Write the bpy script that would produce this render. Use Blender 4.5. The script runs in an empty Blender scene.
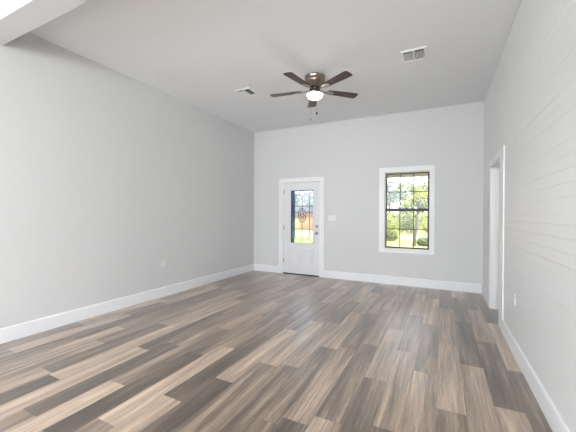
import bpy, bmesh, math, random
from mathutils import Vector, Matrix
random.seed(7)
C = bpy.context.scene.collection
S = bpy.context.scene
PI = math.pi

# ------------------------------------------------------------------ camera
EYE = 1.33
XL, XR, YB, H = -4.017, 0.637, 6.181, 3.294      # left wall, right wall, back wall, ceiling height
YR = -9.0                                          # rear wall, behind the camera
YAW, PITCH, ROLL, FPX = 0.4653, -0.0036, 0.0056, 305.74
cam_d = bpy.data.cameras.new('camera'); cam = bpy.data.objects.new('camera', cam_d); C.objects.link(cam)
_f0 = Vector((-math.sin(YAW), math.cos(YAW), 0)); _r0 = Vector((math.cos(YAW), math.sin(YAW), 0)); _u0 = Vector((0, 0, 1))
_f = _f0*math.cos(PITCH) + _u0*math.sin(PITCH); _u = _u0*math.cos(PITCH) - _f0*math.sin(PITCH)
_r = _r0*math.cos(ROLL) + _u*math.sin(ROLL); _u = _u*math.cos(ROLL) - _r0*math.sin(ROLL)
M = Matrix((_r, _u, -_f)).transposed().to_4x4(); M.translation = Vector((0, 0, EYE))
cam.matrix_world = M
cam_d.sensor_width = 36; cam_d.lens = FPX/576*36; cam_d.clip_start = 0.05; cam_d.clip_end = 500
S.camera = cam

# ------------------------------------------------------------------ world, sun, added fill lights, exposure
w = bpy.data.worlds.new('sky'); S.world = w; w.use_nodes = True
nt = w.node_tree; nt.nodes.clear()
sky = nt.nodes.new('ShaderNodeTexSky'); sky.sky_type = 'NISHITA'; sky.sun_disc = False
sky.sun_elevation = math.radians(48); sky.sun_rotation = math.radians(80)
sky.air_density = 1.0; sky.dust_density = 3.0; sky.ozone_density = 1.2
bg = nt.nodes.new('ShaderNodeBackground'); bg.inputs['Strength'].default_value = 0.75
wo = nt.nodes.new('ShaderNodeOutputWorld')
hsn = nt.nodes.new('ShaderNodeHueSaturation'); hsn.inputs['Saturation'].default_value = .25
nt.links.new(sky.outputs[0], hsn.inputs['Color']); nt.links.new(hsn.outputs[0], bg.inputs['Color']); nt.links.new(bg.outputs[0], wo.inputs['Surface'])
sd = bpy.data.lights.new('sun', 'SUN'); sd.energy = 3.0; sd.angle = math.radians(1.5); sd.color = (1, .96, .88)
so = bpy.data.objects.new('sun', sd); C.objects.link(so); so.location = (20, 20, 20)
so.rotation_euler = Vector((-.80, -.12, -.80)).to_track_quat('-Z', 'Y').to_euler()
def fill_light(name, loc, direction, sx, sz, power, col=(1, 1, 1)):
    d = bpy.data.lights.new(name, 'AREA'); d.shape = 'RECTANGLE'; d.size = sx; d.size_y = sz; d.energy = power; d.color = col
    o = bpy.data.objects.new(name, d); C.objects.link(o); o.location = loc
    o.rotation_euler = Vector(direction).to_track_quat('-Z', 'Y').to_euler()
for _y, _p in ((-3.2, .15), (-6.8, 1.5)):  # area lights added out of view, tilted up to brighten walls and ceiling
    fill_light('fill_left', (XL-.35, _y, 1.45), (1, .12, .85), 3.0, 2.2, 560*_p, (.90, .955, 1))
    fill_light('fill_right', (XR+.5, _y, 1.40), (-1, .25, .95), 3.0, 2.2, 620*_p, (.90, .955, 1))
S.view_settings.view_transform = 'Standard'; S.view_settings.look = 'None'
S.view_settings.gamma = 1; S.view_settings.use_curve_mapping = False
S.view_settings.exposure = 0.17

# ------------------------------------------------------------------ materials
def mat(name, col, rough=.5, metal=0, bump=0, bscale=200, coat=0, emit=None, estr=0, spec=.5):
    m = bpy.data.materials.new(name); m.use_nodes = True; n = m.node_tree; b = n.nodes['Principled BSDF']
    b.inputs['Base Color'].default_value = (*col, 1); b.inputs['Roughness'].default_value = rough
    b.inputs['Metallic'].default_value = metal; b.inputs['Coat Weight'].default_value = coat
    b.inputs['Specular IOR Level'].default_value = spec
    if emit: b.inputs['Emission Color'].default_value = (*emit, 1); b.inputs['Emission Strength'].default_value = estr
    tc = n.nodes.new('ShaderNodeTexCoord'); no = n.nodes.new('ShaderNodeTexNoise'); no.inputs['Scale'].default_value = bscale
    n.links.new(tc.outputs['Object'], no.inputs['Vector'])
    hs = n.nodes.new('ShaderNodeMix'); hs.data_type = 'RGBA'; hs.blend_type = 'MULTIPLY'; hs.inputs[0].default_value = .06
    hs.inputs[6].default_value = (*col, 1); n.links.new(no.outputs['Color'], hs.inputs[7]); n.links.new(hs.outputs[2], b.inputs['Base Color'])
    if bump:
        bu = n.nodes.new('ShaderNodeBump'); bu.inputs['Strength'].default_value = bump; bu.inputs['Distance'].default_value = .002
        n.links.new(no.outputs['Fac'], bu.inputs['Height']); n.links.new(bu.outputs[0], b.inputs['Normal'])
    return m
WALL = mat('wall_paint', (.69, .688, .682), .6, bump=.15, bscale=120)
CEIL = mat('ceiling_paint', (.92, .93, .94), .8, bump=.2, bscale=150)
SHIP = mat('shiplap_paint', (.80, .80, .795), .42, bump=.15, bscale=60)
TRIM = mat('trim_paint', (.87, .87, .885), .35)
DOORP = mat('door_paint', (.80, .80, .82), .32)
PLAST = mat('white_plastic', (.82, .82, .82), .35)
NICK = mat('brushed_nickel', (.36, .30, .26), .28, metal=1, bump=.1, bscale=400)
DNICK = mat('dark_metal', (.05, .045, .04), .4, metal=.6)
BRONZE = mat('dark_bronze_sash', (.022, .022, .022), .5)
LEAD = mat('lead_came', (.03, .035, .045), .45, metal=.3)
VENTD = mat('duct_dark', (.06, .06, .06), .8)
VENTW = mat('register_white', (.95, .95, .95), .4)
BLACK = mat('black_fob', (.01, .01, .01), .4)
CONC = mat('concrete', (.42, .41, .39), .9, bump=.4, bscale=30)
SIDING = mat('porch_wood', (.24, .20, .16), .8)
SOFF = mat('soffit', (.7, .68, .64), .8)
BARK = mat('bark', (.11, .09, .08), .9, bump=1, bscale=30)
BRICK = mat('far_brick', (.62, .33, .26), .9)
ROOFM = mat('far_roof', (.12, .12, .13), .9)
BOWL = mat('frosted_bowl', (.95, .95, .93), .3, emit=(1, .97, .92), estr=8.0)

def blade_mat():
    m = mat('fan_blade_wood', (.06, .028, .022), .35, coat=0, spec=.3); n = m.node_tree; b = n.nodes['Principled BSDF']
    tc = n.nodes.new('ShaderNodeTexCoord'); mp = n.nodes.new('ShaderNodeMapping'); mp.inputs['Scale'].default_value = (3, 60, 3)
    no = n.nodes.new('ShaderNodeTexNoise'); no.inputs['Scale'].default_value = 1; no.inputs['Detail'].default_value = 4
    cr = n.nodes.new('ShaderNodeValToRGB'); cr.color_ramp.elements[0].color = (.02, .010, .009, 1); cr.color_ramp.elements[1].color = (.12, .06, .045, 1)
    cr.color_ramp.elements[0].position = .35; cr.color_ramp.elements[1].position = .7
    n.links.new(tc.outputs['Object'], mp.inputs[0]); n.links.new(mp.outputs[0], no.inputs['Vector']); n.links.new(no.outputs['Fac'], cr.inputs[0])
    n.links.new(cr.outputs[0], b.inputs['Base Color']); return m
BLADE = blade_mat()

def floor_mat():
    m = bpy.data.materials.new('vinyl_plank'); m.use_nodes = True; n = m.node_tree; N = n.nodes; L = n.links; b = N['Principled BSDF']
    at = N.new('ShaderNodeAttribute'); at.attribute_name = 'tone'; at.attribute_type = 'GEOMETRY'
    sep = N.new('ShaderNodeSeparateColor'); L.new(at.outputs['Color'], sep.inputs[0])
    geo = N.new('ShaderNodeNewGeometry')
    off = N.new('ShaderNodeCombineXYZ'); mu = N.new('ShaderNodeMath'); mu.operation = 'MULTIPLY'; mu.inputs[1].default_value = 37
    L.new(sep.outputs[1], mu.inputs[0]); L.new(mu.outputs[0], off.inputs[0]); L.new(mu.outputs[0], off.inputs[1])
    add = N.new('ShaderNodeVectorMath'); L.new(geo.outputs['Position'], add.inputs[0]); L.new(off.outputs[0], add.inputs[1])
    def noise(sx, sy, det, rg=.6, dist=0):
        mp = N.new('ShaderNodeMapping'); mp.inputs['Scale'].default_value = (sx, sy, 1); L.new(add.outputs[0], mp.inputs[0])
        no = N.new('ShaderNodeTexNoise'); no.inputs['Scale'].default_value = 1; no.inputs['Detail'].default_value = det
        no.inputs['Roughness'].default_value = rg; no.inputs['Distortion'].default_value = dist; L.new(mp.outputs[0], no.inputs['Vector']); return no
    g1 = noise(12, .8, 3, .5, .8); g2 = noise(65, 2.2, 5, .7, .3); g3 = noise(260, 14, 3, .7)
    def madd(a, k, c):
        x = N.new('ShaderNodeMath'); x.operation = 'MULTIPLY_ADD'; L.new(a, x.inputs[0]); x.inputs[1].default_value = k
        if isinstance(c, float): x.inputs[2].default_value = c
        else: L.new(c, x.inputs[2])
        return x.outputs[0]
    v = madd(g1.outputs['Fac'], 1.2, -.60 - .50 - .22)
    v = madd(g2.outputs['Fac'], 1.0, v); v = madd(g3.outputs['Fac'], .44, v); v = madd(sep.outputs[0], .85, v); v = madd(v, 1.0, .10)
    cr = N.new('ShaderNodeValToRGB'); e = cr.color_ramp.elements
    e[0].position = 0; e[0].color = (.078, .053, .039, 1); e[1].position = 1; e[1].color = (.78, .61, .45, 1)
    a = e.new(.3); a.color = (.19, .134, .098, 1); a = e.new(.65); a.color = (.46, .342, .252, 1)
    L.new(v, cr.inputs[0]); L.new(cr.outputs[0], b.inputs['Base Color'])
    r = N.new('ShaderNodeMapRange'); L.new(g2.outputs['Fac'], r.inputs[0]); r.inputs[3].default_value = .30; r.inputs[4].default_value = .42
    L.new(r.outputs[0], b.inputs['Roughness']); b.inputs['Specular IOR Level'].default_value = .8; b.inputs['Coat Weight'].default_value = 1.0; b.inputs['Coat Roughness'].default_value = .33
    bu = N.new('ShaderNodeBump'); bu.inputs['Strength'].default_value = .25; bu.inputs['Distance'].default_value = .001
    L.new(g3.outputs['Fac'], bu.inputs['Height']); L.new(bu.outputs[0], b.inputs['Normal'])
    return m

def two_tone(name, c1, c2, scale, rough=.9, trans=0):
    m = bpy.data.materials.new(name); m.use_nodes = True; n = m.node_tree; b = n.nodes['Principled BSDF']
    geo = n.nodes.new('ShaderNodeNewGeometry'); no = n.nodes.new('ShaderNodeTexNoise'); no.inputs['Scale'].default_value = scale; no.inputs['Detail'].default_value = 5
    n.links.new(geo.outputs['Position'], no.inputs['Vector'])
    cr = n.nodes.new('ShaderNodeValToRGB'); cr.color_ramp.elements[0].position = .38; cr.color_ramp.elements[1].position = .62
    cr.color_ramp.elements[0].color = (*c1, 1); cr.color_ramp.elements[1].color = (*c2, 1)
    n.links.new(no.outputs['Fac'], cr.inputs[0]); n.links.new(cr.outputs[0], b.inputs['Base Color']); b.inputs['Roughness'].default_value = rough
    if trans:
        t = n.nodes.new('ShaderNodeBsdfTranslucent'); mx = n.nodes.new('ShaderNodeMixShader'); mx.inputs[0].default_value = trans
        n.links.new(cr.outputs[0], t.inputs[0]); n.links.new(b.outputs[0], mx.inputs[1]); n.links.new(t.outputs[0], mx.inputs[2])
        n.links.new(mx.outputs[0], n.nodes['Material Output'].inputs['Surface'])
    return m
GRASS = two_tone('lawn', (.20, .25, .05), (.45, .45, .14), .8)
LEAF1 = two_tone('leaf_yellow_green', (.14, .19, .03), (.50, .52, .10), 2, .6, .4)
LEAF2 = two_tone('leaf_green', (.06, .11, .03), (.24, .30, .08), 2, .6, .4)
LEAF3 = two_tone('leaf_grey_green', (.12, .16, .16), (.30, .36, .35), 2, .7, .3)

def glass_mat(name, rough, tint=(1, 1, 1), bumpk=0, bscale=20, clear=.75):
    m = bpy.data.materials.new(name); m.use_nodes = True; n = m.node_tree; n.nodes.remove(n.nodes['Principled BSDF'])
    gl = n.nodes.new('ShaderNodeBsdfGlossy'); gl.inputs['Roughness'].default_value = .05
    tr = n.nodes.new('ShaderNodeBsdfTransparent'); tr.inputs[0].default_value = (*tint, 1)
    fr = n.nodes.new('ShaderNodeFresnel'); fr.inputs['IOR'].default_value = 1.45
    mx = n.nodes.new('ShaderNodeMixShader'); n.links.new(fr.outputs[0], mx.inputs[0])
    base = tr.outputs[0]
    if bumpk:
        rf = n.nodes.new('ShaderNodeBsdfRefraction'); rf.inputs['IOR'].default_value = 1.15; rf.inputs['Roughness'].default_value = rough; rf.inputs[0].default_value = (*tint, 1)
        tc = n.nodes.new('ShaderNodeTexCoord'); no = n.nodes.new('ShaderNodeTexNoise'); no.inputs['Scale'].default_value = bscale
        n.links.new(tc.outputs['Object'], no.inputs['Vector'])
        bu = n.nodes.new('ShaderNodeBump'); bu.inputs['Strength'].default_value = bumpk; bu.inputs['Distance'].default_value = .01
        n.links.new(no.outputs['Fac'], bu.inputs['Height']); n.links.new(bu.outputs[0], rf.inputs['Normal'])
        m2 = n.nodes.new('ShaderNodeMixShader'); m2.inputs[0].default_value = clear
        n.links.new(rf.outputs[0], m2.inputs[1]); n.links.new(tr.outputs[0], m2.inputs[2]); base = m2.outputs[0]
    n.links.new(base, mx.inputs[1]); n.links.new(gl.outputs[0], mx.inputs[2])
    n.links.new(mx.outputs[0], n.nodes['Material Output'].inputs['Surface']); return m
PANE = glass_mat('window_glass', 0)
LEADED = glass_mat('leaded_glass', .07, (.90, .95, 1), .4, 25, .45)
EDGEG = glass_mat('bevelled_border_glass', .1, (.28, .36, .50), .8, 40, .3)

# ------------------------------------------------------------------ mesh helpers
def obj(name, bm, m, parent=None, smooth=False, loc=None):
    bmesh.ops.recalc_face_normals(bm, faces=bm.faces)
    me = bpy.data.meshes.new(name); bm.to_mesh(me); bm.free()
    for x in (m if isinstance(m, (list, tuple)) else [m]): me.materials.append(x)
    o = bpy.data.objects.new(name, me); C.objects.link(o)
    if smooth:
        for p in me.polygons: p.use_smooth = True
    if parent: o.parent = parent
    if loc: o.location = loc
    return o
def box(bm, x0, x1, y0, y1, z0, z1, bev=0):
    b = bmesh.new() if bev else bm
    v = [b.verts.new(p) for p in ((x0,y0,z0),(x1,y0,z0),(x1,y1,z0),(x0,y1,z0),(x0,y0,z1),(x1,y0,z1),(x1,y1,z1),(x0,y1,z1))]
    for f in ((3,2,1,0),(4,5,6,7),(0,1,5,4),(1,2,6,5),(2,3,7,6),(3,0,4,7)): b.faces.new([v[i] for i in f])
    if bev:
        bmesh.ops.bevel(b, geom=b.edges[:], offset=bev, segments=2, affect='EDGES', profile=.6)
        t = bpy.data.meshes.new('t'); b.to_mesh(t); b.free(); bm.from_mesh(t); bpy.data.meshes.remove(t)
    return bm
def bx(*a, **k): return box(bmesh.new(), *a, **k)
def lathe(bm, prof, seg=40, c=(0, 0, 0), axis='z'):
    rings = []
    for r, z in prof:
        ring = []
        for i in range(seg):
            a = 2*PI*i/seg; p = (r*math.cos(a), r*math.sin(a), z)
            if axis == 'y': p = (p[0], p[2], p[1])
            if axis == 'x': p = (p[2], p[0], p[1])
            ring.append(bm.verts.new((c[0]+p[0], c[1]+p[1], c[2]+p[2])))
        rings.append(ring)
    for a, b in zip(rings, rings[1:]):
        for i in range(seg): bm.faces.new((a[i], a[(i+1) % seg], b[(i+1) % seg], b[i]))
    bm.faces.new(rings[0][::-1]); bm.faces.new(rings[-1]); return bm
def tube(bm, pts, r, seg=8, radii=None):
    pts = [Vector(p) for p in pts]; rings = []
    for i, p in enumerate(pts):
        d = (pts[min(i+1, len(pts)-1)] - pts[max(i-1, 0)]).normalized()
        up = Vector((0, 0, 1)) if abs(d.z) < .9 else Vector((1, 0, 0)); s = d.cross(up).normalized(); t = s.cross(d)
        rr = radii[i] if radii else r
        rings.append([bm.verts.new(p + (s*math.cos(2*PI*k/seg) + t*math.sin(2*PI*k/seg))*rr) for k in range(seg)])
    for a, b in zip(rings, rings[1:]):
        for i in range(seg): bm.faces.new((a[i], a[(i+1) % seg], b[(i+1) % seg], b[i]))
    bm.faces.new(rings[0][::-1]); bm.faces.new(rings[-1]); return bm
def empty(name, loc, rz=0):
    o = bpy.data.objects.new(name, None); C.objects.link(o); o.location = loc; o.rotation_euler = (0, 0, rz); o.empty_display_size = .1; return o
def tag(o, label=None, cat=None, group=None, kind=None):
    if label: o['label'] = label
    if cat: o['category'] = cat
    if group: o['group'] = group
    if kind: o['kind'] = kind
    return o
def struct(name, bm, m, label=None, parent=None):
    o = obj(name, bm, m, parent); tag(o, label, None, None, 'structure' if not parent else None); return o
def wall_plane_with_holes(u0, u1, z0, z1, holes, place, t0, t1):
    """solid wall of boxes around rectangular holes; place(u0,u1,t0,t1,z0,z1)->box args"""
    bm = bmesh.new(); us = sorted({u0, u1, *[h[0] for h in holes], *[h[1] for h in holes]})
    for a, b in zip(us, us[1:]):
        hs = sorted([(h[2], h[3]) for h in holes if h[0] <= a + 1e-6 and h[1] >= b - 1e-6]); z = z0
        for (p, q) in hs + [(z1, z1)]:
            if p - z > 1e-4: box(bm, *place(a, b, t0, t1, z, p))
            z = q
    bmesh.ops.remove_doubles(bm, verts=bm.verts, dist=1e-4); return bm
PX = lambda u0, u1, t0, t1, z0, z1: (u0, u1, t0, t1, z0, z1)
PY = lambda u0, u1, t0, t1, z0, z1: (t0, t1, u0, u1, z0, z1)

# ------------------------------------------------------------------ floor (individually toned planks)
PW, X0 = .1798, .158
KN = {}   # row -> list of (y, near tone, far tone): the joints and tones of the boards
JO = [(-2.81, 1.37, 0.08, 0.8), (-2.668, 2.06, 0.8, 0.12), (-2.29, 1.55, 0.75, 0.42), (-1.908, 1.22, 0.3, 0.78), (-2.096, 2.22, 0.02, 0.38), (-1.916, 2.47, 0.78, 0.4), (-1.557, 1.96, 0.08, 0.72), (-1.734, 1.6, 0.65, 0.08), (-1.748, 2.88, 0.08, 0.35), (-1.403, 2.35, 0.4, 0.66), (-0.647, 1.89, 0.6, 0.25), (-0.464, 2.53, 0.28, 0.6), (-0.842, 1.78, 0.1, 0.5), (-0.293, 1.97, 0.15, 0.5), (-0.108, 2.83, 0.62, 0.42), (0.069, 3.58, 0.62, 0.5), (0.254, 3.15, 0.55, 0.08), (0.579, 3.21, 0.15, 0.65), (0.44, 2.56, 0.62, 0.15), (0.09, 2.35, 0.35, 0.62), (-3.731, 3.26, 0.3, 0.65), (-3.624, 2.66, 0.7, 0.2), (-3.076, 3.09, 0.2, 0.65), (-2.912, 2.62, 0.15, 0.68), (-2.46, 2.27, 0.12, 0.45), (-2.311, 2.84, 0.3, 0.7), (-2.824, 3.91, 0.75, 0.3), (-3.081, 4.41, 0.65, 0.35), (-1.257, 3.63, 0.55, 0.2), (-1.197, 4.67, 0.2, 0.55), (-1.045, 5.36, 0.5, 0.08), (-1.068, 5.95, 0.08, 0.5), (-0.669, 5.77, 0.5, 0.08), (-0.128, 5.43, 0.7, 0.35), (0.054, 4.93, 0.5, 0.15), (0.233, 5.65, 0.3, 0.55), (0.409, 5.06, 0.5, 0.15), (0.603, 4.51, 0.62, 0.1)]
#JOINTS
def build_floor():
    rng = random.Random(5); bm = bmesh.new(); cl = bm.loops.layers.float_color.new('tone')
    box(bm, XL-.02, 2.6, YR-.02, YB+.02, -.08, -.0025)
    for f in bm.faces:
        for l in f.loops: l[cl] = (0, 0, 0, 1)
    rows = {}
    for (x, y, a, b) in JO: rows.setdefault(math.floor((x-X0)/PW), []).append((y, a, b))
    g = .0009
    for k in range(-24, 14):
        xa, xb = max(X0+k*PW, XL), min(X0+(k+1)*PW, 2.5)
        if xb <= xa: continue
        ks = sorted(rows.get(k, [])); seq = [r[0] for r in ks]
        if not seq: seq = [rng.uniform(0, 1.2)]
        out = [seq[0]]
        for y in seq[1:]:
            gap = y - out[-1]; n = max(1, round(gap/1.22))
            for j in range(1, n): out.append(out[-1] + gap/n)
            out.append(y)
        while out[0] > YR: out.insert(0, out[0]-1.22)
        while out[-1] < YB: out.append(out[-1]+1.22)
        for a, b in zip(out, out[1:]):
            t = None
            for (y, na, fa) in ks:
                if abs(a-y) < 1e-6: t = fa
                if abs(b-y) < 1e-6 and t is None: t = na
            if t is None: t = rng.choice([.2, .28, .33, .38, .45, .58])
            ya, yb = max(a, YR), min(b, YB)
            if yb <= ya: continue
            v = [bm.verts.new(p) for p in ((xa+g, ya+g, 0), (xb-g, ya+g, 0), (xb-g, yb-g, 0), (xa+g, yb-g, 0))]
            f = bm.faces.new(v); rnd = rng.random()
            for l in f.loops: l[cl] = (t, rnd, 0, 1)
    me = bpy.data.meshes.new('floor'); bm.to_mesh(me); bm.free(); me.materials.append(floor_mat())
    o = bpy.data.objects.new('floor', me); C.objects.link(o)
    tag(o, 'grey-brown wood-look plank floor running towards the front door', None, None, 'structure')
build_floor()

# ------------------------------------------------------------------ walls and ceiling
T = .16
struct('ceiling', bx(XL-T, 2.7, YR-T, YB+T, H, H+.15), CEIL, 'smooth pale grey painted ceiling')
DX0, DX1, DZ = -3.235, -2.325, 2.075      # front door rough hole
WX0, WX1, WZ0, WZ1 = -.995, -.182, .676, 2.163
struct('wall_back', wall_plane_with_holes(XL-T, XR, 0, H, [(DX0, DX1, 0, DZ), (WX0, WX1, WZ0, WZ1)], PX, YB, YB+T), WALL, 'pale grey far wall with the front door and the window')
struct('wall_left', wall_plane_with_holes(YR, YB, 0, H, [(-8.2, -5.4, .5, 2.6), (-4.6, -1.8, .5, 2.6)], PY, XL-T, XL), WALL, 'plain pale grey wall on the left')
struct('wall_rear', wall_plane_with_holes(XL-T, 2.6+T, 0, H, [], PX, YR-T, YR), WALL, 'pale grey wall behind the viewer')
OY0, OY1, OZ = 4.47, 5.25, 2.04           # opening in right wall
# right wall: drywall core with real board cladding from the casing towards the viewer
struct('wall_right', wall_plane_with_holes(YR, YB, 0, H, [(OY0, OY1, 0, OZ), (-8.2, -5.4, .5, 2.6), (-4.6, -1.8, .5, 2.6)], PY, XR+.012, XR+.13), WALL, 'white horizontal-board wall on the right')
def cladding():
    bm = bmesh.new(); z = .0; rng = random.Random(3); step = .0802; z = 1.363 - 17*step + .0
    joints = {}
    while z < H:
        z0, z1 = max(0, z), min(H, z+step); gp = rng.choice([.0002, .0003, .0004, .0014, .0003])
        if z1 - z0 > .01:
            for (ya, yb, zlo, zhi) in ((-1.7, OY0-.25, 0, H), (OY0-.25, OY1+.02, OZ+.02, H), (OY1+.02, YB, 0, H)):
                a, b = max(z0, zlo), min(z1, zhi)
                if b-a < .012: continue
                ys = [ya, yb]
                if ya == -1.7:
                    q = rng.uniform(-1.5, .6)
                    while q < yb-.4: ys.append(q); q += 2.44
                ys = sorted(ys)
                for p, r in zip(ys, ys[1:]):
                    dd = rng.uniform(-.0004, .0004)
                    pr = [(XR+.0125, a+gp/2), (XR+.0006+dd, a+gp/2), (XR+dd, a+gp/2+.0012), (XR+dd, b-gp/2-.0012), (XR+.0006+dd, b-gp/2), (XR+.0125, b-gp/2)]
                    A = [bm.verts.new((x, p+.0004, zz)) for x, zz in pr]; B = [bm.verts.new((x, r-.0004, zz)) for x, zz in pr]
                    for i in range(6): bm.faces.new((A[i], A[(i+1) % 6], B[(i+1) % 6], B[i]))
                    bm.faces.new(A[::-1]); bm.faces.new(B)
        z += step
    return bm
obj('board_cladding', cladding(), SHIP, bpy.data.objects['wall_right'])
# small hall behind the opening
hb = bmesh.new(); box(hb, XR+.13, 2.6, 3.2, 3.3, 0, H); box(hb, XR+.13, 2.6, 6.1, 6.2, 0, H); box(hb, 2.5, 2.6, 3.3, 6.1, 0, H)
struct('wall_hall', hb, WALL, 'pale walls of the little hall past the right-hand opening')
struct('ceiling_beam', bx(XL, XR, 1.277, 1.483, 3.045, H), WALL, 'dropped pale grey beam crossing the ceiling at the upper left')

# baseboards
def baseboard(name, pts, lab):
    bm = bmesh.new()
    for (x0, x1, y0, y1, n) in pts:
        # n : inward normal axis; stepped profile with an eased top
        t = .015
        if n in ('+y', '-y'):
            yw = y0; s = 1 if n == '+y' else -1
            P = [(0, 0), (t, 0), (t, .14), (t*.8, .150), (t*.4, .155), (0, .155)]
            A = [bm.verts.new((x0, yw+s*d, z)) for d, z in P]; B = [bm.verts.new((x1, yw+s*d, z)) for d, z in P]
        else:
            xw = x0; s = 1 if n == '+x' else -1
            P = [(0, 0), (t, 0), (t, .14), (t*.8, .150), (t*.4, .155), (0, .155)]
            A = [bm.verts.new((xw+s*d, y0, z)) for d, z in P]; B = [bm.verts.new((xw+s*d, y1, z)) for d, z in P]
        for i in range(6): bm.faces.new((A[i], A[(i+1) % 6], B[(i+1) % 6], B[i]))
        bm.faces.new(A[::-1]); bm.faces.new(B)
    struct(name, bm, TRIM, lab)
DC = .095  # casing width
baseboard('baseboard_left', [(XL, XL, YR, YB, '+x')], 'white baseboard along the left wall')
baseboard('baseboard_back', [(XL+.015, DX0-DC, YB, YB, '-y'), (DX1+DC, XR-.015, YB, YB, '-y')], 'white baseboard along the far wall')
baseboard('baseboard_right', [(XR, XR, YR, OY0-.265, '-x'), (XR, XR, OY1+.105, YB, '-x')], 'white baseboard along the board wall')
baseboard('baseboard_rear', [(XL+.015, XR-.015, YR, YR, '+y')], 'white baseboard of the wall behind the viewer')

# ------------------------------------------------------------------ front door with casing
def frame_xz(bm, x0, x1, z0, z1, w, y0, y1, bottom=True, bev=.003):
    """picture frame lying in a y-plane, outer rectangle given"""
    box(bm, x0, x0+w, y0, y1, z0, z1, bev); box(bm, x1-w, x1, y0, y1, z0, z1, bev)
    box(bm, x0+w, x1-w, y0, y1, z1-w, z1, bev)
    if bottom: box(bm, x0+w, x1-w, y0, y1, z0, z0+w, bev)
    return bm
struct('trim_1', frame_xz(bmesh.new(), DX0-DC, DX1+DC, 0, DZ+DC-.015, DC, YB-.02, YB, False), TRIM, 'white casing round the front door')
jb = bmesh.new(); box(jb, DX0, DX0+.018, YB-.005, YB+T, 0, DZ); box(jb, DX1-.018, DX1, YB-.005, YB+T, 0, DZ); box(jb, DX0+.018, DX1-.018, YB-.005, YB+T, DZ-.018, DZ)
struct('trim_2', jb, TRIM, 'white jamb lining the front doorway')
door = empty('door_1', (DX0+.02, YB+.012, 0)); tag(door, 'white front door with an oval-patterned leaded glass light', None, None, 'structure')
DWi, DHi = (DX1-.02)-(DX0+.02), 2.05
GX0, GX1, GZ0, GZ1 = .175, .725, .70, 1.885
sl = bmesh.new(); TH = .044
for r in ((0, GX0, .022, DHi), (GX1, DWi, .022, DHi), (GX0, GX1, .022, GZ0), (GX0, GX1, GZ1, DHi)): box(sl, r[0], r[1], 0, TH, r[2], r[3])
bmesh.ops.remove_doubles(sl, verts=sl.verts, dist=1e-5)
slab = obj('door_slab', sl, DOORP, door)
obj('glass_moulding', frame_xz(bmesh.new(), GX0-.028, GX1+.028, GZ0-.028, GZ1+.028, .034, -.014, .006, True, .005), DOORP, door)
def raised(x0, x1, z0, z1):
    bm = frame_xz(bmesh.new(), x0, x1, z0, z1, .026, -.012, .004, True, .004)
    box(bm, x0+.045, x1-.045, -.014, .004, z0+.045, z1-.045, .006); return bm
obj('raised_panel', raised(.13, .41, .16, .60), DOORP, door)
obj('raised_panel', raised(.46, .74, .16, .60), DOORP, door)
lg = obj('leaded_glass', bx(GX0+.002, GX1-.002, .018, .024, GZ0+.002, GZ1-.002), LEADED, door)
def came():
    bm = bmesh.new(); cx, cz = (GX0+GX1)/2, (GZ0+GZ1)/2; y = .012; r = .0060
    a0, a1, c0, c1 = GX0+.012, GX1-.012, GZ0+.012, GZ1-.012
    def ln(*pts, r=r): tube(bm, [(p[0], y, p[1]) for p in pts], r, 6)
    ln((a0, c0), (a0, c1), r=.010); ln((a1, c0), (a1, c1), r=.005); ln((a0, c1), (a1, c1), r=.010); ln((a0, c0), (a1, c0), r=.005)
    ia0, ia1, ic0, ic1 = GX0+.095, GX1-.095, GZ0+.10, GZ1-.10; q = .085
    def arc(cx_, cz_, rad, s, e, n=8): return [(cx_+rad*math.cos(s+(e-s)*i/n), cz_+rad*math.sin(s+(e-s)*i/n)) for i in range(n+1)]
    loop = arc(ia0+q, ic1-q, q, PI, PI/2) + [(cx-.06, ic1)]
    ln(*loop); ln(*[(2*cx-x, z) for x, z in loop]); ln(*[(x, 2*cz-z) for x, z in loop]); ln(*[(2*cx-x, 2*cz-z) for x, z in loop])
    ln((ia0, ic0+q), (ia0, ic1-q)); ln((ia1, ic0+q), (ia1, ic1-q))
    ln(*arc(cx, ic1+.02, .062, 0, 2*PI, 20)); ln(*arc(cx, ic0-.02, .04, 0, 2*PI, 16))
    ln((cx, ic1-.04), (cx, cz+.16)); ln((cx, ic0+.02), (cx, cz-.12))
    for z in (ic1-.26, ic0+.22): ln((a0, z), (a1, z))
    ln((a0, cz+.10), (cx-.07, cz+.10)); ln((cx+.07, cz+.10), (a1, cz+.10))
    for (sx, sz) in ((a0, c0), (a1, c0), (a0, c1), (a1, c1)):
        tx = ia0+.025 if sx == a0 else ia1-.025; tz = ic0+.025 if sz == c0 else ic1-.025; ln((sx, sz), (tx, tz), r=.006)
    # teardrop and rosette in the middle
    td = [(cx+.055*math.sin(t)*math.sin(t/2), cz+.07+.09*math.cos(t)) for t in [2*PI*i/24 for i in range(25)]]; ln(*td)
    ln(*arc(cx, cz-.03, .082, 0, 2*PI, 24)); ln(*arc(cx, cz-.03, .038, 0, 2*PI, 14))
    ln(*[(cx+.09*math.sin(t), cz+.03+.15*math.cos(t)) for t in [2*PI*i/24 for i in range(25)]])
    return bm
obj('lead_came', came(), LEAD, door)
bz = bmesh.new(); cz = (GZ0+GZ1)/2
for (x0, x1, z0, z1) in ((GX0+.004, GX0+.085, GZ0+.004, GZ1-.004),): box(bz, x0, x1, .0245, .027, z0, z1)
obj('bevelled_border_glass', bz, EDGEG, door)
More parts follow.
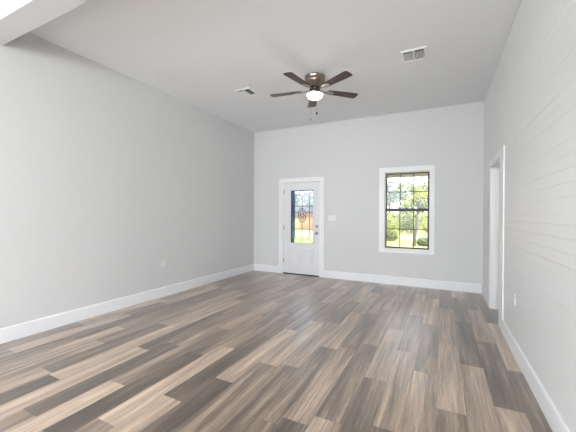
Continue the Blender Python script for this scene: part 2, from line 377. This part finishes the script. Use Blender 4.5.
for nm, z in (('deadbolt', 1.085), ('door_knob', .935)):
    b = bmesh.new(); cxk = DWi-.062
    if nm == 'deadbolt':
        lathe(b, [(.030, 0), (.030, -.010), (.026, -.016), (.012, -.018), (.010, -.018)], 24, (cxk, 0, z), 'y'); box(b, cxk-.005, cxk+.005, -.038, -.016, z-.017, z+.017, .002)
    else:
        lathe(b, [(.032, 0), (.032, -.006), (.026, -.012), (.012, -.016), (.011, -.035), (.022, -.042), (.028, -.052), (.027, -.062), (.018, -.070), (.004, -.072)], 24, (cxk, 0, z), 'y')
    obj(nm, b, NICK, door, True)
for z in (.30, 1.04, 1.85):
    hgb = bx(-.012, .012, -.006, .002, z-.05, z+.05, bev=.001); tube(hgb, [(-.001, -.010, z-.052), (-.001, -.010, z+.052)], .0065, 8)
    obj('hinge', hgb, NICK, door)
struct('trim_3', bx(DX0+.018, DX1-.018, YB-.012, YB+T, 0, .02, bev=.004), DNICK, 'dark threshold strip under the front door')

# ------------------------------------------------------------------ window
struct('trim_4', frame_xz(bmesh.new(), WX0-.1, WX1+.067, WZ0-.062, WZ1+.095, .085, YB-.02, YB), TRIM, 'flat white picture-frame casing round the window')
tl = bmesh.new()
box(tl, WX0-.02, WX0, YB-.012, YB+T, WZ0-.01, WZ1+.01); box(tl, WX1, WX1+.02, YB-.012, YB+T, WZ0-.01, WZ1+.01)
struct('trim_5', frame_xz(bmesh.new(), WX0-.018, WX1+.003, WZ0-.003, WZ1+.018, .022, YB-.022, YB+.06, True, .002), TRIM, 'bright white inner lining of the window opening')
tl.free()
win = empty('window_1', (0, YB+.04, 0)); tag(win, 'dark-framed sash window with a grid of narrow bars', None, None, 'structure')
ax0, ax1, az0, az1 = WX0+.010, WX1-.022, WZ0+.022, WZ1-.016
def sash(z0, z1, y, rail_lo, rail_hi):
    bm = bmesh.new(); w_ = .026
    box(bm, ax0, ax0+w_, y, y+.03, z0, z1, .002); box(bm, ax1-w_, ax1, y, y+.03, z0, z1, .002)
    box(bm, ax0+w_, ax1-w_, y, y+.03, z0, z0+rail_lo, .002); box(bm, ax0+w_, ax1-w_, y, y+.03, z1-rail_hi, z1, .002); return bm
mz = 1.437
def grid(z0, z1, y):
    bm = bmesh.new(); W = (ax1-ax0-.052)/3
    for i in (1, 2): box(bm, ax0+.026+i*W-.0075, ax0+.026+i*W+.0075, y, y+.012, z0, z1)
    zc = (z0+z1)/2
    for i in range(3): box(bm, ax0+.026+i*W+(.0075 if i else 0), ax0+.026+(i+1)*W-(.0075 if i < 2 else 0), y, y+.012, zc-.0075, zc+.0075)
    return bm
s1 = obj('lower_sash', sash(az0, mz+.027, .0, .028, .052), BRONZE, win); obj('glass_pane', bx(ax0+.01, ax1-.01, .012, .016, az0+.01, mz), PANE, s1); obj('muntins', grid(az0+.028, mz-.025, .001), BRONZE, s1)
s2 = obj('upper_sash', sash(mz-.02, az1, .034, .03, .018), BRONZE, win); obj('glass_pane', bx(ax0+.01, ax1-.01, .046, .050, mz, az1-.01), PANE, s2); obj('muntins', grid(mz+.01, az1-.018, .035), BRONZE, s2)
lk = bmesh.new(); box(lk, (ax0+ax1)/2-.03, (ax0+ax1)/2+.03, -.006, .012, mz+.02, mz+.03, .003); lathe(lk, [(.010, 0), (.010, .012), (.004, .014)], 12, ((ax0+ax1)/2, .003, mz+.03)); obj('sash_lock', lk, BRONZE, s1)

# unseen windows added behind the viewer as openings for the fill lights
def added_window(name, lab, rect, axis, pos):
    e = empty(name, (0, 0, 0)); tag(e, lab, None, None, 'structure'); u0, u1, z0, z1 = rect; bm = bmesh.new(); pl = PX if axis == 'x' else PY
    n = 3
    for i in range(n+1):
        u = u0 + (u1-u0)*i/n; a = max(u0, u-.03); b = min(u1, u+.03); box(bm, *pl(a, b, pos, pos+.05, z0, z1))
    for z in (z0, z1-.05): box(bm, *pl(u0, u1, pos+.005, pos+.045, z, z+.05))
    obj('window_frame', bm, TRIM, e)
for _n, _y0 in ((2, -8.2), (3, -4.6)): added_window('window_%d' % _n, 'white window added for fill light in the left wall behind the viewer, the %s of two' % ('farther', 'nearer')[_n % 2], (_y0, _y0+2.8, .5, 2.6), 'y', XL-.09)
for _n, _y0 in ((4, -8.2), (5, -4.6)): added_window('window_%d' % _n, 'white window added for fill light in the right wall behind the viewer, the %s of two' % ('farther', 'nearer')[_n % 2], (_y0, _y0+2.8, .5, 2.6), 'y', XR+.04)

# ------------------------------------------------------------------ cased opening in the right wall, with a door standing open
def frame_yz(bm, y0, y1, z1, w, x0, x1):
    box(bm, x0, x1, y0, y0+w, 0, z1, .003); box(bm, x0, x1, y1-w, y1, 0, z1, .003); box(bm, x0, x1, y0+w, y1-w, z1-w, z1, .003); return bm
cs = frame_yz(bmesh.new(), OY0-.11, OY1+.10, OZ+.10, .10, XR-.013, XR+.002)
box(cs, XR-.013, XR+.002, OY0-.26, OY0-.117, 0, OZ+.10, .003)
struct('trim_6', cs, TRIM, 'white casing round the opening in the board wall')
j2 = bmesh.new(); box(j2, XR-.006, XR+.135, OY0-.005, OY0+.014, 0, OZ); box(j2, XR-.006, XR+.135, OY1-.014, OY1+.005, 0, OZ); box(j2, XR-.006, XR+.135, OY0+.014, OY1-.014, OZ-.014, OZ+.005)
box(j2, XR+.05, XR+.085, OY1-.026, OY1-.014, 0, OZ-.014); box(j2, XR+.05, XR+.085, OY0+.026, OY1-.026, OZ-.026, OZ-.014)
struct('trim_7', j2, TRIM, 'white jamb lining the opening in the board wall')
hl = bpy.data.lights.new('hall_fill', 'POINT'); hl.energy = 13; hl.shadow_soft_size = .12; hl.color = (1, .97, .93)  # unseen fill added to brighten the far jamb and open door
ho = bpy.data.objects.new('hall_fill', hl); C.objects.link(ho); ho.location = (1.5, 4.0, 2.7)
d2 = empty('door_2', (XR+.14, OY1-.02, 0)); tag(d2, 'plain white interior door standing open past the right-hand opening', None, None, 'structure')
obj('door_slab', bx(0, .74, -.036, 0, .012, 2.01, bev=.002), TRIM, d2)
kb = lathe(bmesh.new(), [(.030, 0), (.030, -.006), (.011, -.012), (.010, -.035), (.026, -.048), (.025, -.06), (.004, -.066)], 20, (.68, -.036, .93), 'y'); obj('door_knob', kb, NICK, d2, True)
for z in (.25, 1.0, 1.8): obj('hinge', tube(bmesh.new(), [(-.002, -.042, z-.045), (-.002, -.042, z+.045)], .006, 8), NICK, d2)

# ------------------------------------------------------------------ ceiling fan
FX, FY, BZ, BR = -1.62, 4.053, 3.10, .667
fan = empty('ceiling_fan', (FX, FY, H)); tag(fan, 'brushed nickel ceiling fan with five brown blades and a lit glass bowl', 'ceiling fan')
z = lambda a: a - H
obj('motor_housing', lathe(bmesh.new(), [(.135, 0), (.146, -.006), (.147, -.018), (.141, -.026), (.138, -.060), (.144, -.068), (.143, -.078), (.128, -.100), (.100, -.125), (.082, -.140), (.078, -.150)], 48), NICK, fan, True)
obj('motor_hub', lathe(bmesh.new(), [(.070, -.150), (.074, -.156), (.074, -.196), (.066, -.202)], 32), DNICK, fan, True)
obj('switch_housing', lathe(bmesh.new(), [(.060, -.202), (.072, -.208), (.074, -.222), (.066, -.232), (.110, -.240), (.117, -.244), (.118, -.252), (.112, -.256)], 40), NICK, fan, True)
bowl = [(.112, -.250)] + [(.113*math.cos(t), -.254-.074*math.sin(t)) for t in [PI/2*i/10 for i in range(10)]] + [(.008, -.328)]
obj('glass_bowl', lathe(bmesh.new(), bowl, 40), BOWL, fan, True)
obj('finial', lathe(bmesh.new(), [(.004, -.327), (.008, -.329), (.007, -.333), (.002, -.336)], 14), NICK, fan, True)
lp = bpy.data.lights.new('bowl_lamp', 'POINT'); lp.energy = 2.5; lp.color = (1, .95, .88); lp.shadow_soft_size = .13
lo = bpy.data.objects.new('bowl_lamp', lp); C.objects.link(lo); lo.location = (FX, FY, H-.43)
def blade_bm():
    bm = bmesh.new(); n = 12; r0, r1 = .20, BR; top = []; out = []
    L_ = []; R_ = []
    pts = []
    for i in range(n+1):
        t = i/n; x = r0 + (r1-r0)*t; w_ = .052 + (.068-.052)*min(1, t*1.3); pts.append((x, w_))
    poly = []
    for (x, w_) in pts[:-1]: poly.append((x, w_))
    for i in range(5): a = PI/2*(1-i/4); poly.append((r1-.028+.028*math.cos(a), .040+.028*math.sin(a)))
    full = poly + [(x, -y) for x, y in poly[::-1]]
    pit = math.radians(-7)
    def P(x, y, zz): return (x, y*math.cos(pit)-zz*math.sin(pit), y*math.sin(pit)+zz*math.cos(pit))
    A = [bm.verts.new(P(x, y, .003)) for x, y in full]; B = [bm.verts.new(P(x, y, -.003)) for x, y in full]
    bm.faces.new(A); bm.faces.new(B[::-1])
    for i in range(len(full)): j = (i+1) % len(full); bm.faces.new((A[i], B[i], B[j], A[j]))
    return bm
def iron_bm():
    bm = bmesh.new(); pit = math.radians(-7)
    pr = [(.070, .016, .004), (.12, .014, .000), (.17, .020, -.006), (.20, .040, -.006), (.245, .045, -.006), (.285, .022, -.006), (.295, .006, -.006)]
    A = []
    for x, w_, dz in pr:
        k = min(1, max(0, (x-.12)/.08)); c, s = math.cos(pit*k), math.sin(pit*k)
        A.append([bm.verts.new((x, y*c, y*s+dz+q)) for y, q in ((-w_, 0), (w_, 0), (w_, -.005), (-w_, -.005))])
    for a, b in zip(A, A[1:]):
        for i in range(4): bm.faces.new((a[i], a[(i+1) % 4], b[(i+1) % 4], b[i]))
    bm.faces.new(A[0][::-1]); bm.faces.new(A[-1]); return bm
b0 = None
for i, ang in enumerate((-172, -100, -28, 44, 116)):
    if b0 is None:
        b0 = obj('blade', blade_bm(), BLADE, fan); i0 = obj('blade_iron', iron_bm(), NICK, b0); bl = b0
    else:
        bl = b0.copy(); C.objects.link(bl); ir = i0.copy(); C.objects.link(ir); ir.parent = bl
    bl.location = (0, 0, BZ-H); bl.rotation_euler = (0, 0, math.radians(ang))
def chain(dx, dy, zt, zb, m):
    bm = bmesh.new(); tube(bm, [(dx, dy, zt), (dx, dy, zb)], .0011, 6)
    c = obj('pull_chain', bm, NICK, fan)
    obj('chain_fob', lathe(bmesh.new(), [(.003, .0), (.010, -.010), (.013, -.026), (.009, -.040), (.003, -.046)], 14, (dx, dy, zb)), m, c, True)
chain(-.03, -.077, -.235, 2.70-H, NICK)
chain(.055, -.06, -.235, 2.775-H, BLACK)

# ------------------------------------------------------------------ ceiling registers
def vent(cx, cy, sx, sy, label):
    e = empty('ceiling_vent', (cx, cy, H)); tag(e, label, 'air vent')
    bm = bmesh.new(); b = .034
    for (x0, x1, y0, y1) in ((-sx/2, sx/2, -sy/2, -sy/2+b), (-sx/2, sx/2, sy/2-b, sy/2), (-sx/2, -sx/2+b, -sy/2+b, sy/2-b), (sx/2-b, sx/2, -sy/2+b, sy/2-b), (-.010, .010, -sy/2+b, sy/2-b)):
        box(bm, x0, x1, y0, y1, -.012, -.001, .003)
    obj('frame', bm, VENTW, e)
    obj('duct_opening', bx(-sx/2+.02, sx/2-.02, -sy/2+.02, sy/2-.02, -.0025, -.0005), VENTD, e)
    sl = bmesh.new()
    for s in (-1, 1):
        n = 6; w0 = .014; w1 = sx/2-b-.003
        for i in range(n):
            x = s*(w0+(w1-w0)*(i+.5)/n); hw = .0055
            yn = -sy/2+b+.035
            v = [sl.verts.new(p) for p in ((x-s*hw, yn, -.003), (x+s*hw, yn, -.0115), (x+s*hw, sy/2-b, -.0115), (x-s*hw, sy/2-b, -.003),
                                           (x-s*hw+s*.001, yn, -.0022), (x+s*hw+s*.001, yn, -.0107), (x+s*hw+s*.001, sy/2-b, -.0107), (x-s*hw+s*.001, sy/2-b, -.0022))]
            for f in ((3,2,1,0),(4,5,6,7),(0,1,5,4),(1,2,6,5),(2,3,7,6),(3,0,4,7)): sl.faces.new([v[j] for j in f])
    obj('louvres', sl, VENTW, e)
vent(-.311, 4.03, .29, .30, 'white louvred ceiling vent nearest the board wall')
vent(-2.80, 4.08, .28, .28, 'white louvred ceiling vent left of the ceiling fan')

# ------------------------------------------------------------------ outlets and switch
def plate_thing(name, cat, label, loc, rz, w_, h_, kind):
    e = empty(name, loc, rz); tag(e, label, cat)     # local: plate faces -y, centred at origin
    obj('cover_plate', bx(-w_/2, w_/2, -.006, 0, -h_/2, h_/2, bev=.002), PLAST, e)
    if kind == 'outlet':
        for zc in (-.022, .022):
            s = bmesh.new(); box(s, -.017, .017, -.009, -.005, zc-.014, zc+.014, .003); so_ = obj('socket', s, PLAST, e)
            t = bmesh.new(); box(t, -.008, -.006, -.0096, -.0088, zc-.002, zc+.007); box(t, .006, .008, -.0096, -.0088, zc-.002, zc+.006); lathe(t, [(.0025, -.0096), (.0025, -.0088)], 8, (0, 0, zc-.007), 'y')
            obj('socket_slots', t, DNICK, so_)
    else:
        for xc in (-.046, 0, .046): obj('toggle', bx(xc-.012, xc+.012, -.011, -.005, -.030, .030, bev=.003), PLAST, e)
plate_thing('wall_outlet', 'outlet', 'white electrical outlet low on the plain left wall', (XL, 3.51, .525), PI/2, .072, .118, 'outlet')
plate_thing('wall_outlet', 'outlet', 'white electrical outlet low on the board wall', (XR, 3.62, .535), -PI/2, .072, .118, 'outlet')
plate_thing('light_switch', 'light switch', 'white triple light switch plate beside the front door', (-2.065, YB, 1.27), 0, .165, .118, 'switch')

# ------------------------------------------------------------------ outdoors
GZ = -.35
lawn = bx(-70, 70, YB+.3, 110, GZ-.3, GZ); o = obj('lawn', lawn, GRASS); tag(o, 'sunny yellow-green lawn in front of the house', None, None, 'structure')
o = obj('porch_floor', bx(-5, 2, YB+T, 8.8, GZ, -.06), CONC); tag(o, 'grey concrete porch floor outside the front door', None, None, 'structure')
pr = empty('porch_roof', (-1.5, 8.5, 0)); tag(pr, 'porch roof edge and wooden beam above the window view', None, None, 'structure')
obj('soffit', bx(-3.5, 3.5, 6.35-8.5, .45, 2.62, 2.70), SOFF, pr); obj('beam', bx(-3.5, 3.5, -.08, .08, 2.335, 2.62), SIDING, pr)
for x in (-3.4, 3.2): obj('post', bx(x-.06, x+.06, -.06, .06, -.06, 2.335, bev=.005), SIDING, pr)
o = obj('driveway', bx(-40, 60, 23.5, 26, GZ, GZ+.02), CONC); tag(o, 'pale driveway crossing the lawn', None, None, 'structure')
def tree(name, label, cat, x, y, hh, cr_, n, leafm, trunk_r, lean=0, leaf=.13, low=.35, group=None, seed=1):
    rng = random.Random(seed); e = empty(name, (x, y, GZ)); tag(e, label, cat, group)
    bm = bmesh.new(); tips = []
    top = Vector((lean, 0, hh*.62)); k = 6; P = [Vector((lean*(i/k)**1.3 + rng.uniform(-.05, .05)*hh*.15, rng.uniform(-.05, .05)*hh*.15, hh*.62*i/k)) for i in range(k+1)]
    tube(bm, P, 0, 8, [trunk_r*(1.15-.75*i/k) for i in range(k+1)])
    for j in range(9):
        s = P[rng.randint(2, k)]; a = 2*PI*j/9 + rng.uniform(-.3, .3); L_ = cr_*rng.uniform(.6, 1); dz = hh*rng.uniform(.08, .34)
        m1 = s + Vector((math.cos(a)*L_*.5, math.sin(a)*L_*.5, dz*.6)); t = s + Vector((math.cos(a)*L_, math.sin(a)*L_, dz))
        tube(bm, [s, m1, t], 0, 6, [trunk_r*.4, trunk_r*.25, trunk_r*.07]); tips += [m1, t, (m1+t)/2]
    obj('trunk', bm, BARK, e, True)
    lf = bmesh.new(); tips += [P[-1], P[-1]+Vector((0, 0, hh*.2))]
    blobs = [(t + Vector((rng.gauss(0, .1), rng.gauss(0, .1), rng.gauss(0, .1)))*cr_, cr_*rng.uniform(.2, .38)) for t in tips]
    for i in range(n):
        c, rr = rng.choice(blobs); d = Vector((rng.gauss(0, 1), rng.gauss(0, 1), rng.gauss(0, 1))).normalized()*rr*rng.random()**.4
        p = c + d
        if p.z < hh*low*.5: continue
        u = Vector((rng.gauss(0, 1), rng.gauss(0, 1), rng.gauss(0, 1))).normalized(); v = u.cross(Vector((rng.gauss(0, 1), rng.gauss(0, 1), rng.gauss(0, 1)))).normalized()
        s = leaf*rng.uniform(.6, 1.2)
        lf.faces.new([lf.verts.new(q) for q in (p-u*s, p+v*s*.45, p+u*s, p-v*s*.45)])
    obj('foliage', lf, leafm, e)
tree('garden_tree', 'slim tree with yellow-green leaves standing on the lawn outside the window', 'tree', -1.33, 18.2, 4.9, 1.0, 700, LEAF1, .085, .35, .10, seed=3)
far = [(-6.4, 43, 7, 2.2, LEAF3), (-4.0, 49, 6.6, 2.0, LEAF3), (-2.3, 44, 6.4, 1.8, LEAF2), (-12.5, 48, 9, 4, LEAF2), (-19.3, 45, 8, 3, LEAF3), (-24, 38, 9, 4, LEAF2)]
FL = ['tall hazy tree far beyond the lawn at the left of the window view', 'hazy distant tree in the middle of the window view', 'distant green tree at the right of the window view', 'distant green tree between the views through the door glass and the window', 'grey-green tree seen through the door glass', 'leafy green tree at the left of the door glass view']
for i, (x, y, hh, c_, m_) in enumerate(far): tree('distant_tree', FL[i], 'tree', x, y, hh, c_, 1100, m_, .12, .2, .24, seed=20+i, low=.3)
def shrub(x, y, r, hgt, m_, label, seed):
    rng = random.Random(seed); e = empty('shrub', (x, y, GZ)); tag(e, label, 'shrub')
    bm = bmesh.new()
    for i in range(7): a = rng.uniform(0, 2*PI); tube(bm, [(0, 0, 0), (math.cos(a)*r*.4, math.sin(a)*r*.4, hgt*.7)], .02, 5)
    obj('stems', bm, BARK, e); lf = bmesh.new()
    for i in range(900):
        d = Vector((rng.gauss(0, 1), rng.gauss(0, 1), rng.gauss(0, 1))).normalized()*rng.random()**.35
        p = Vector((d.x*r, d.y*r, hgt*.5+d.z*hgt*.5)); u = Vector((rng.gauss(0, 1), rng.gauss(0, 1), rng.gauss(0, 1))).normalized(); v = u.orthogonal().normalized(); s = .12*rng.uniform(.6, 1.2)
        lf.faces.new([lf.verts.new(q) for q in (p-u*s, p+v*s*.5, p+u*s, p-v*s*.5)])
    obj('foliage', lf, m_, e)
for n_, (x, y, r_, h_, m_, lab) in enumerate([
    (-4.55, 30.5, .95, 2.0, LEAF1, 'yellow-green bush at the left end of the row across the lawn'),
    (-3.55, 32.5, .9, 1.85, LEAF1, 'second bush from the left in the row across the lawn'),
    (-2.55, 30.5, .9, 1.9, LEAF2, 'darker green bush in the middle of the row across the lawn'),
    (-1.30, 33.5, 1.0, 2.1, LEAF1, 'tallest yellow-green bush at the right end of the row across the lawn'),
    (-3.0, 21.2, .5, .75, LEAF1, 'low yellow-green shrub on the near lawn left of the slim tree'),
    (-.78, 18.6, .45, .45, LEAF2, 'low dark green shrub at the foot of the slim tree')]): shrub(x, y, r_, h_, m_, lab, n_+1)
hs_ = empty('distant_house', (-12.15, 34, GZ)); tag(hs_, 'small red brick house seen through the door glass', 'house')
obj('wall', bx(-2.5, 2.5, -2, 2, 0, 2.0), BRICK, hs_)
rb = bmesh.new(); A = [rb.verts.new(p) for p in ((-2.8, -2.3, 2.0), (2.8, -2.3, 2.0), (2.8, 2.3, 2.0), (-2.8, 2.3, 2.0), (-2.8, 0, 2.9), (2.8, 0, 2.9))]
for f in ((0,1,5,4), (2,3,4,5), (0,4,3), (1,2,5), (0,3,2,1)): rb.faces.new([A[i] for i in f])
obj('roof', rb, ROOFM, hs_)

hb_ = empty('hanging_bar', (-1.17, 8.5, 2.335)); tag(hb_, 'narrow dark bar hanging under the porch beam at the top left of the window', 'hanging bar')
obj('bar', bx(-.12, .12, -.012, .012, -.14, -.105, bev=.003), BRONZE, hb_)
for x in (-.1, .1): obj('hanger', tube(bmesh.new(), [(x, 0, -.106), (x, 0, 0)], .003, 6), DNICK, hb_)
